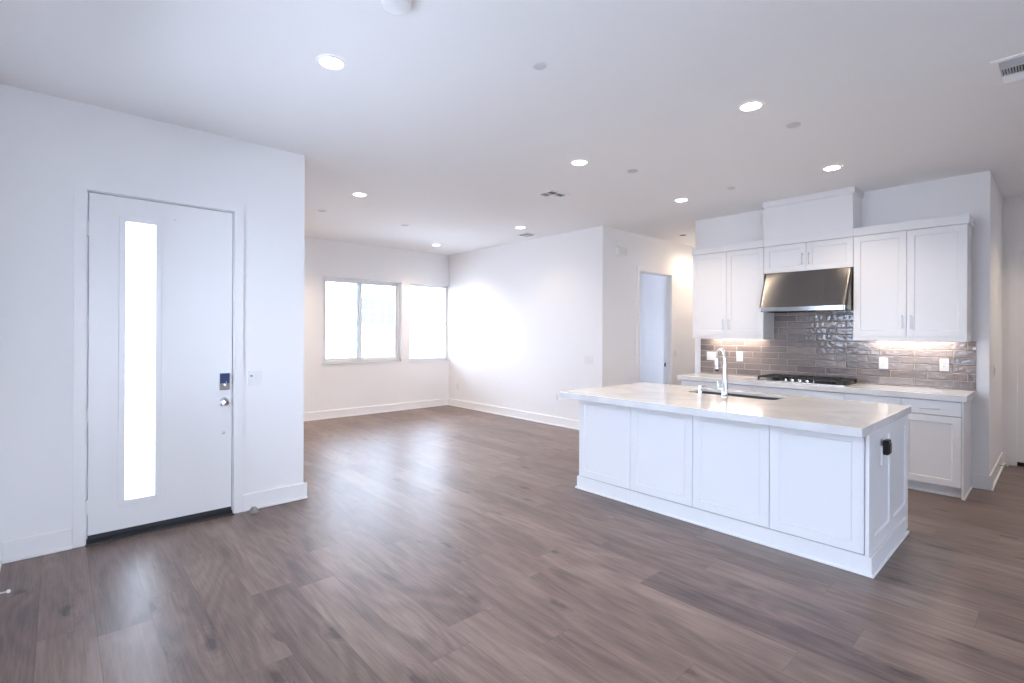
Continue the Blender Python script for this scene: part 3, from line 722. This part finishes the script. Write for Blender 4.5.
# ------------------------------------------------------------------ cooktop
ck = thing('gas_cooktop', (6.36, 1.98, ZC), 'black and steel gas cooktop with cast iron grates set in the counter', 'cooktop')
CX0, CX1, CY0, CY1 = 6.105, 6.605, 1.53, 2.435
MB().box(CX0, CX1, CY0, CY1, ZC + 0.0005, ZC + 0.012).build('steel_tray', NICKEL, ck, bevel=0.003)
for yc, xs in ((1.70, (6.26, 6.47)), (1.98, (6.42,)), (2.27, (6.26, 6.47))):
    for xx in xs:
        MB().lathe((xx, yc, ZC + 0.0125), (0, 0, 1), [(0.05, 0), (0.048, 0.008), (0.036, 0.009), (0.036, 0.018), (0.03, 0.021), (0.0, 0.021)], cap1=False).build('burner', BLACK, ck, smooth=True)
for a, b, xa in ((CY0 + 0.012, 1.829, CX0 + 0.02), (1.834, 2.131, CX0 + 0.105), (2.136, CY1 - 0.012, CX0 + 0.02)):
    mb = MB(); x0, x1 = xa, CX1 - 0.02; zt0, zt1 = ZC + 0.038, ZC + 0.058; w = 0.017
    for yy in (a, b - w): mb.box(x0, x1, yy, yy + w, zt0, zt1)
    for xx in (x0, x1 - w, (x0 + x1) / 2 - w / 2): mb.box(xx, xx + w, a + w, b - w, zt0, zt1)
    mb.box(x0 + w, x1 - w, (a + b) / 2 - w / 2, (a + b) / 2 + w / 2, zt0 + 0.0005, zt1 + 0.0005)
    for f in (0.28, 0.72):
        xx = x0 + (x1 - x0) * f
        mb.box(xx, xx + w, a + w, a + (b - a) * 0.4, zt0, zt1 + 0.001).box(xx, xx + w, b - (b - a) * 0.4, b - w, zt0, zt1 + 0.001)
    for xx in (x0, x1 - w):
        for yy in (a, b - w): mb.box(xx, xx + w, yy, yy + w, ZC + 0.0122, zt0)
    mb.build('grate', BLACK, ck, bevel=0.002)
for i in range(5):
    yk = 1.83 + 0.075 * i
    MB().lathe((CX0 + 0.052, yk, ZC + 0.0122), (0, 0, 1), [(0.021, 0), (0.020, 0.004), (0.017, 0.006), (0.016, 0.026), (0.013, 0.029), (0.0, 0.029)], cap1=False).build('knob', CHROME, ck, smooth=True)

# ------------------------------------------------------------------ outlets and switches
def plate(name, face, c, w, h, label, cat, group, kind):
    # face: axis tuple (pos, sign, 'x' or 'y'), c: (along, z)
    pos, s, ax = face; u, z = c
    loc = (pos, u, z) if ax == 'x' else (u, pos, z)
    t = thing(name, loc, label, cat, group)
    def bx(mb, d0, d1, u0, u1, z0, z1):
        a, b = sorted((pos + s * d0, pos + s * d1))
        return mb.box(a, b, u0, u1, z0, z1) if ax == 'x' else mb.box(u0, u1, a, b, z0, z1)
    bx(MB(), 0.0003, 0.006, u - w / 2, u + w / 2, z - h / 2, z + h / 2).build('cover_plate', PLASTIC, t, bevel=0.0015)
    n = 2 if kind[-1] == '2' else 1
    for i in range(n):
        uc = u + (i - (n - 1) / 2) * 0.05
        if kind[0] == 'r':
            bx(MB(), 0.0062, 0.010, uc - 0.017, uc + 0.017, z - 0.033, z + 0.033).build('rocker', PLASTIC, t, bevel=0.001)
        else:
            r = bx(MB(), 0.0062, 0.0085, uc - 0.017, uc + 0.017, z - 0.034, z + 0.034).build('socket', PLASTIC, t, bevel=0.001)
            for dz in (-0.018, 0.018):
                for du in (-0.006, 0.006): bx(MB(), 0.0086, 0.0089, uc + du - 0.0012, uc + du + 0.0012, z + dz - 0.005, z + dz + 0.005).build('slot', DARK, r)
    return t
KF = (XK - 0.010, -1, 'x')
plate('wall_switch', KF, (3.235, 1.190), 0.148, 0.118, 'double white switch plate on the tile behind the faucet', 'switch', None, 'r2')
plate('wall_outlet', KF, (2.86, 1.195), 0.082, 0.125, 'white outlet on the tile between faucet and cooktop', 'outlet', 'outlets', 'o')
plate('wall_outlet', KF, (1.311, 1.183), 0.078, 0.122, 'white outlet on the tile just right of the cooktop', 'outlet', 'outlets', 'o')
plate('wall_outlet', KF, (0.807, 1.190), 0.074, 0.126, 'white outlet on the tile near the right end of the backsplash', 'outlet', 'outlets', 'o')
sw = plate('wall_switch', (YE, -1, 'y'), (1.232, 1.107), 0.105, 0.122, 'double white switch plate beside the front door', 'switch', None, 'r2')
MB().box(1.194, 1.212, YE - 0.0125, YE - 0.0102, 1.120, 1.130).build('indicator', DARK, sw)
plate('wall_switch', (XR, -1, 'x'), (4.832, 1.083), 0.165, 0.115, 'double white switch plate on the bright wall near the hallway corner', 'switch', None, 'r2')
plate('wall_outlet', (XR, -1, 'x'), (5.47, 0.47), 0.075, 0.118, 'low white outlet on the bright wall beside the island tip', 'outlet', 'outlets', 'o')
plate('wall_outlet', (XR, -1, 'x'), (8.2, 0.405), 0.075, 0.118, 'low white outlet close to the far window corner', 'outlet', 'outlets', 'o')
plate('wall_switch', (YH, -1, 'y'), (8.035, 1.14), 0.08, 0.12, 'single white switch right of the hallway doorway', 'switch', None, 'r')
plate('wall_switch', (YK0, -1, 'y'), (7.13, 1.125), 0.11, 0.122, 'white switch on the narrow return wall at right', 'switch', None, 'r2')

# door chime
ch = thing('door_chime', (6.41, YH, 2.755), 'white door chime box high on the hallway wall', 'door chime')
MB().box(6.30, 6.45, YH - 0.05, YH - 0.0003, 2.69, 2.815).build('housing', PLASTIC, ch, bevel=0.004)
MB().box(6.4505, 6.515, YH - 0.046, YH - 0.0003, 2.694, 2.811).build('chime_cover', PLASTIC2, ch, bevel=0.004)

# ------------------------------------------------------------------ ceiling fittings
WARM = (1.0, 0.80, 0.58)
proto = None
for x, y, watt, lab in ((1.185, 2.897, 18, 'lit recessed ceiling light nearest the front door'),
                  (3.566, 1.464, 34, 'lit recessed ceiling light nearest the viewer on the kitchen side'),
                  (3.585, 3.027, 34, 'lit recessed ceiling light above the left end of the island'),
                  (5.466, 1.487, 38, 'lit recessed ceiling light in front of the boxed duct cover'),
                  (5.482, 3.053, 38, 'lit recessed ceiling light in front of the left wall cabinet'),
                  (2.568, 5.459, 40, 'lit recessed ceiling light just past the front door wall corner'),
                  (5.158, 5.504, 20, 'lit recessed ceiling light beside the farther square vent'),
                  (5.08, 7.665, 60, 'lit recessed ceiling light nearest the far windows'),
                  (2.57, 7.6, 72, 'lit recessed ceiling light hidden behind the front door wall'),
                  (7.3, -0.5, 42, 'lit recessed ceiling light over the corridor door, just outside the frame')):
    t = thing('ceiling_light', (x, y, H), lab, 'ceiling light', 'recessed ceiling lights')
    if proto is None:
        r_ = MB().lathe((x, y, H), (0, 0, -1), [(0.084, 0.0003), (0.082, 0.004), (0.066, 0.006), (0.065, 0.003)], 40, False, False).build('trim_ring', TRIM, t, smooth=True)
        l_ = MB().lathe((x, y, H), (0, 0, -1), [(0.0655, 0.003), (0.05, 0.0042), (0.0, 0.0048)], 40, False, False).build('lens', LAMP, t, smooth=True)
        proto = (r_, l_, Vector((x, y, H)))
    else:
        for s in proto[:2]:
            c = s.copy(); COL.objects.link(c); c.parent = t; c.matrix_parent_inverse = Matrix.Translation(-proto[2])
    lamp('downlight_lamp', 'SPOT', (x, y, H - 0.012), watt, WARM, t, spot_size=math.radians(130), spot_blend=1.0, shadow_soft_size=0.06)

t = thing('hall_downlight', (7.456, 4.123, H), 'small hallway downlight with a dark baffle', 'ceiling light')
MB().lathe((7.456, 4.123, H), (0, 0, -1), [(0.075, 0.0003), (0.073, 0.004), (0.055, 0.005)], 32, False, False).build('trim_ring', TRIM, t, smooth=True)
MB().lathe((7.456, 4.123, H), (0, 0, -1), [(0.055, 0.0045), (0.03, 0.0025), (0.0, 0.002)], 32, False, False).build('baffle', DARK, t, smooth=True)
t = thing('hall_downlight', (8.3, 4.05, H), 'lit hallway downlight hidden behind the kitchen wall', 'ceiling light')
MB().lathe((8.3, 4.05, H), (0, 0, -1), [(0.075, 0.0003), (0.073, 0.004), (0.055, 0.005)], 32, False, False).build('trim_ring', TRIM, t, smooth=True)
MB().lathe((8.3, 4.05, H), (0, 0, -1), [(0.055, 0.0045), (0.03, 0.0025), (0.0, 0.002)], 32, False, False).build('lens', LAMP, t, smooth=True)
lamp('hall_downlight_lamp', 'SPOT', (8.3, 4.05, H - 0.02), 14.0, (1.0, 0.80, 0.60), t, spot_size=math.radians(165), spot_blend=0.7, shadow_soft_size=0.04)

for x, y, r, lab in ((2.108, 2.091, 0.04, 'round sprinkler cover on the ceiling left of the nearest kitchen light'),
                     (4.127, 1.379, 0.05, 'round sprinkler cover on the ceiling right of the nearest kitchen light'),
                     (4.155, 2.835, 0.05, 'round sprinkler cover on the ceiling beside the light over the island end'),
                     (5.421, 2.434, 0.042, 'round sprinkler cover on the ceiling in front of the cabinets'),
                     (2.56, 6.54, 0.05, 'round ceiling cover beside the front door wall corner'),
                     (3.814, 6.582, 0.055, 'round ceiling cover in front of the far windows')):
    o = MB().lathe((x, y, H), (0, 0, -1), [(r, 0.0003), (r, 0.004), (r * 0.93, 0.007), (r * 0.8, 0.0085), (0.0, 0.009)], 32, False, False).build('sprinkler_cover', COVER, smooth=True)
    tag(o, lab, 'sprinkler cover', 'sprinkler covers on the ceiling')
sd = thing('smoke_detector', (1.205, 2.15, H), 'round white smoke detector cut off by the top edge of the frame', 'smoke detector')
MB().lathe((1.19, 2.145, H), (0, 0, -1), [(0.075, 0.0003), (0.075, 0.012), (0.068, 0.016), (0.066, 0.03), (0.055, 0.036), (0.0, 0.038)], 40, False, False).build('housing', PLASTIC, sd, smooth=True)

def vent_frame(mb, x0, x1, y0, y1, w):
    mb.cells([x0, x0 + w, x1 - w, x1], [y0, y0 + w, y1 - w, y1], [(x0 + w, x1 - w, y0 + w, y1 - w)], lambda a, b, c, d: (a, b, c, d, H - 0.008, H - 0.0003))
    return mb
def slat(mb, along, p0, p1, q, w=0.016, tilt=1):
    # a tilted thin blade running from p0 to p1, centred at q
    z0, z1 = H - 0.0015, H - 0.0095
    a, b = (q - w / 2, q + w / 2) if tilt > 0 else (q + w / 2, q - w / 2)
    t = 0.0016
    if along == 'x': mb.loops([[(p, a, z0), (p, b, z1), (p, b, z1 + t), (p, a, z0 + t * 0.6)] for p in (p0, p1)])
    else: mb.loops([[(a, p, z0), (b, p, z1), (b, p, z1 + t), (a, p, z0 + t * 0.6)] for p in (p0, p1)])
def square_vent(x0, x1, y0, y1, lab, mat):
    t = thing('ceiling_vent', ((x0 + x1) / 2, (y0 + y1) / 2, H), lab, 'ceiling vent', 'ceiling vents')
    vent_frame(MB(), x0, x1, y0, y1, 0.028).build('frame', TRIM, t)
    w = 0.028; a0, a1, b0, b1 = x0 + w, x1 - w, y0 + w, y1 - w; ym = (b0 + b1) / 2; xm = (a0 + a1) / 2
    MB().box(a0, a1, b0, b1, H - 0.0008, H - 0.0003).build('duct_opening', DARK, t)
    MB().box(xm - 0.005, xm + 0.005, b0, b1, H - 0.008, H - 0.001).box(a0, xm - 0.005, ym - 0.005, ym + 0.005, H - 0.008, H - 0.001).box(xm + 0.005, a1, ym - 0.005, ym + 0.005, H - 0.008, H - 0.001).build('divider', TRIM, t)
    g = 0.006
    for xa, xb, ya, yb, al, ti in ((a0, xm - g, ym + g, b1, 'x', -1), (xm + g, a1, ym + g, b1, 'y', 1), (a0, xm - g, b0, ym - g, 'y', -1), (xm + g, a1, b0, ym - g, 'x', -1)):
        mb = MB(); lo, hi = (ya, yb) if al == 'x' else (xa, xb); n = 6
        for i in range(n):
            q = lo + (hi - lo) * (i + 0.5) / n
            slat(mb, al, (xa if al == 'x' else ya) + 0.003, (xb if al == 'x' else yb) - 0.003, q, (hi - lo) / n * 0.95, ti)
        mb.build('louver_bank', mat, t)
square_vent(4.04, 4.35, 3.81, 4.06, 'square white ceiling vent over the left end of the island', TRIM)
square_vent(5.49, 5.74, 5.71, 5.975, 'square white ceiling vent near the top of the bright nook wall', GREYP)
# large register at the right edge
vx0, vx1, vy0, vy1 = 4.005, 4.42, -0.16, 0.289
t = thing('ceiling_vent', (4.2, 0.06, H), 'large white ceiling register at the right edge of the frame', 'ceiling vent', 'ceiling vents')
vent_frame(MB(), vx0, vx1, vy0, vy1, 0.032).build('frame', TRIM, t)
MB().box(vx0 + 0.032, vx1 - 0.032, vy0 + 0.032, vy1 - 0.032, H - 0.0008, H - 0.0003).build('duct_opening', DARK, t)
mb = MB()
for i in range(6): slat(mb, 'y', vy0 + 0.033, vy1 - 0.033, vx0 + 0.044 + i * 0.0172, 0.018, 1)
mb.build('louver_bank', GREYP, t)
mb = MB()
n = 32
for i in range(n): slat(mb, 'x', 4.157, 4.272, vy0 + 0.036 + i * (vy1 - vy0 - 0.072) / (n - 1), 0.0055, 1)
mb.box(4.148, 4.156, vy0 + 0.033, vy1 - 0.033, H - 0.008, H - 0.001).box(4.273, 4.281, vy0 + 0.033, vy1 - 0.033, H - 0.008, H - 0.001)
mb.build('louver_bank', TRIM, t)
mb = MB()
for i in range(6): slat(mb, 'y', vy0 + 0.033, vy1 - 0.033, 4.291 + i * 0.0185, 0.0195, 1)
mb.build('louver_bank', TRIM, t)

# ------------------------------------------------------------------ door stops
ds = thing('door_stop', (-0.23, 3.90, 0.06), 'spring door stop with white tip on the left wall baseboard', 'door stop')
MB().tube([(XL + 0.0152, 3.905, 0.062), (-0.225, 3.90, 0.062), (-0.206, 3.898, 0.062)], 0.005, 10).build('spring', NICKEL, ds, smooth=True)
MB().lathe((-0.207, 3.898, 0.062), (1, 0, 0), [(0.006, 0), (0.010, 0.004), (0.010, 0.012), (0.006, 0.017), (0, 0.018)], 16, cap1=False).build('tip', PLASTIC, ds, smooth=True)
ds = thing('door_stop', (7.62, 0.42, 0.08), 'spring door stop on the baseboard near the corridor door', 'door stop')
MB().tube([(7.55, YK0 - 0.0152, 0.085), (7.57, 0.43, 0.085), (7.585, 0.405, 0.085)], 0.005, 10).build('spring', NICKEL, ds, smooth=True)
MB().lathe((7.585, 0.406, 0.085), (0.4, -1, 0), [(0.006, 0), (0.010, 0.004), (0.010, 0.012), (0.006, 0.017), (0, 0.018)], 16, cap1=False).build('tip', PLASTIC, ds, smooth=True)
ds = thing('door_stop', (1.205, 4.50, 0), 'grey dome floor stop beside the front door casing', 'door stop')
MB().lathe((1.205, 4.50, 0), (0, 0, 1), [(0.032, 0), (0.032, 0.006), (0.029, 0.010), (0.027, 0.03), (0.018, 0.042), (0.0, 0.045)], 24, cap1=False).build('bumper', GREYR, ds, smooth=True)

# ------------------------------------------------------------------ neighbour house outside
nh = thing('neighbour_house', (12, 24, 0), 'pale house with paned windows outside the far sliding window', 'house')
MB().box(4.0, 19.0, 22.02, 30.0, -0.128, 6.2).build('wall', STUCCO, nh)
mb = MB(); mb.loops([[(x, 21.5, 6.21), (x, 26.0, 8.2), (x, 30.5, 6.21)] for x in (3.5, 19.5)]); mb.build('roof', STUCCO, nh)
for xw in (6.9, 8.3, 10.83, 11.75, 15.2):
    f = MB().box(xw - 0.42, xw + 0.42, 21.97, 22.019, 1.75, 3.2).build('window', VINYL, nh)
    mb = MB()
    for dx in (-0.36, 0.03):
        for z in (1.86, 2.52): mb.box(xw + dx, xw + dx + 0.33, 21.955, 21.9695, z, z + 0.56)
    mb.build('pane', HGLASS, f)
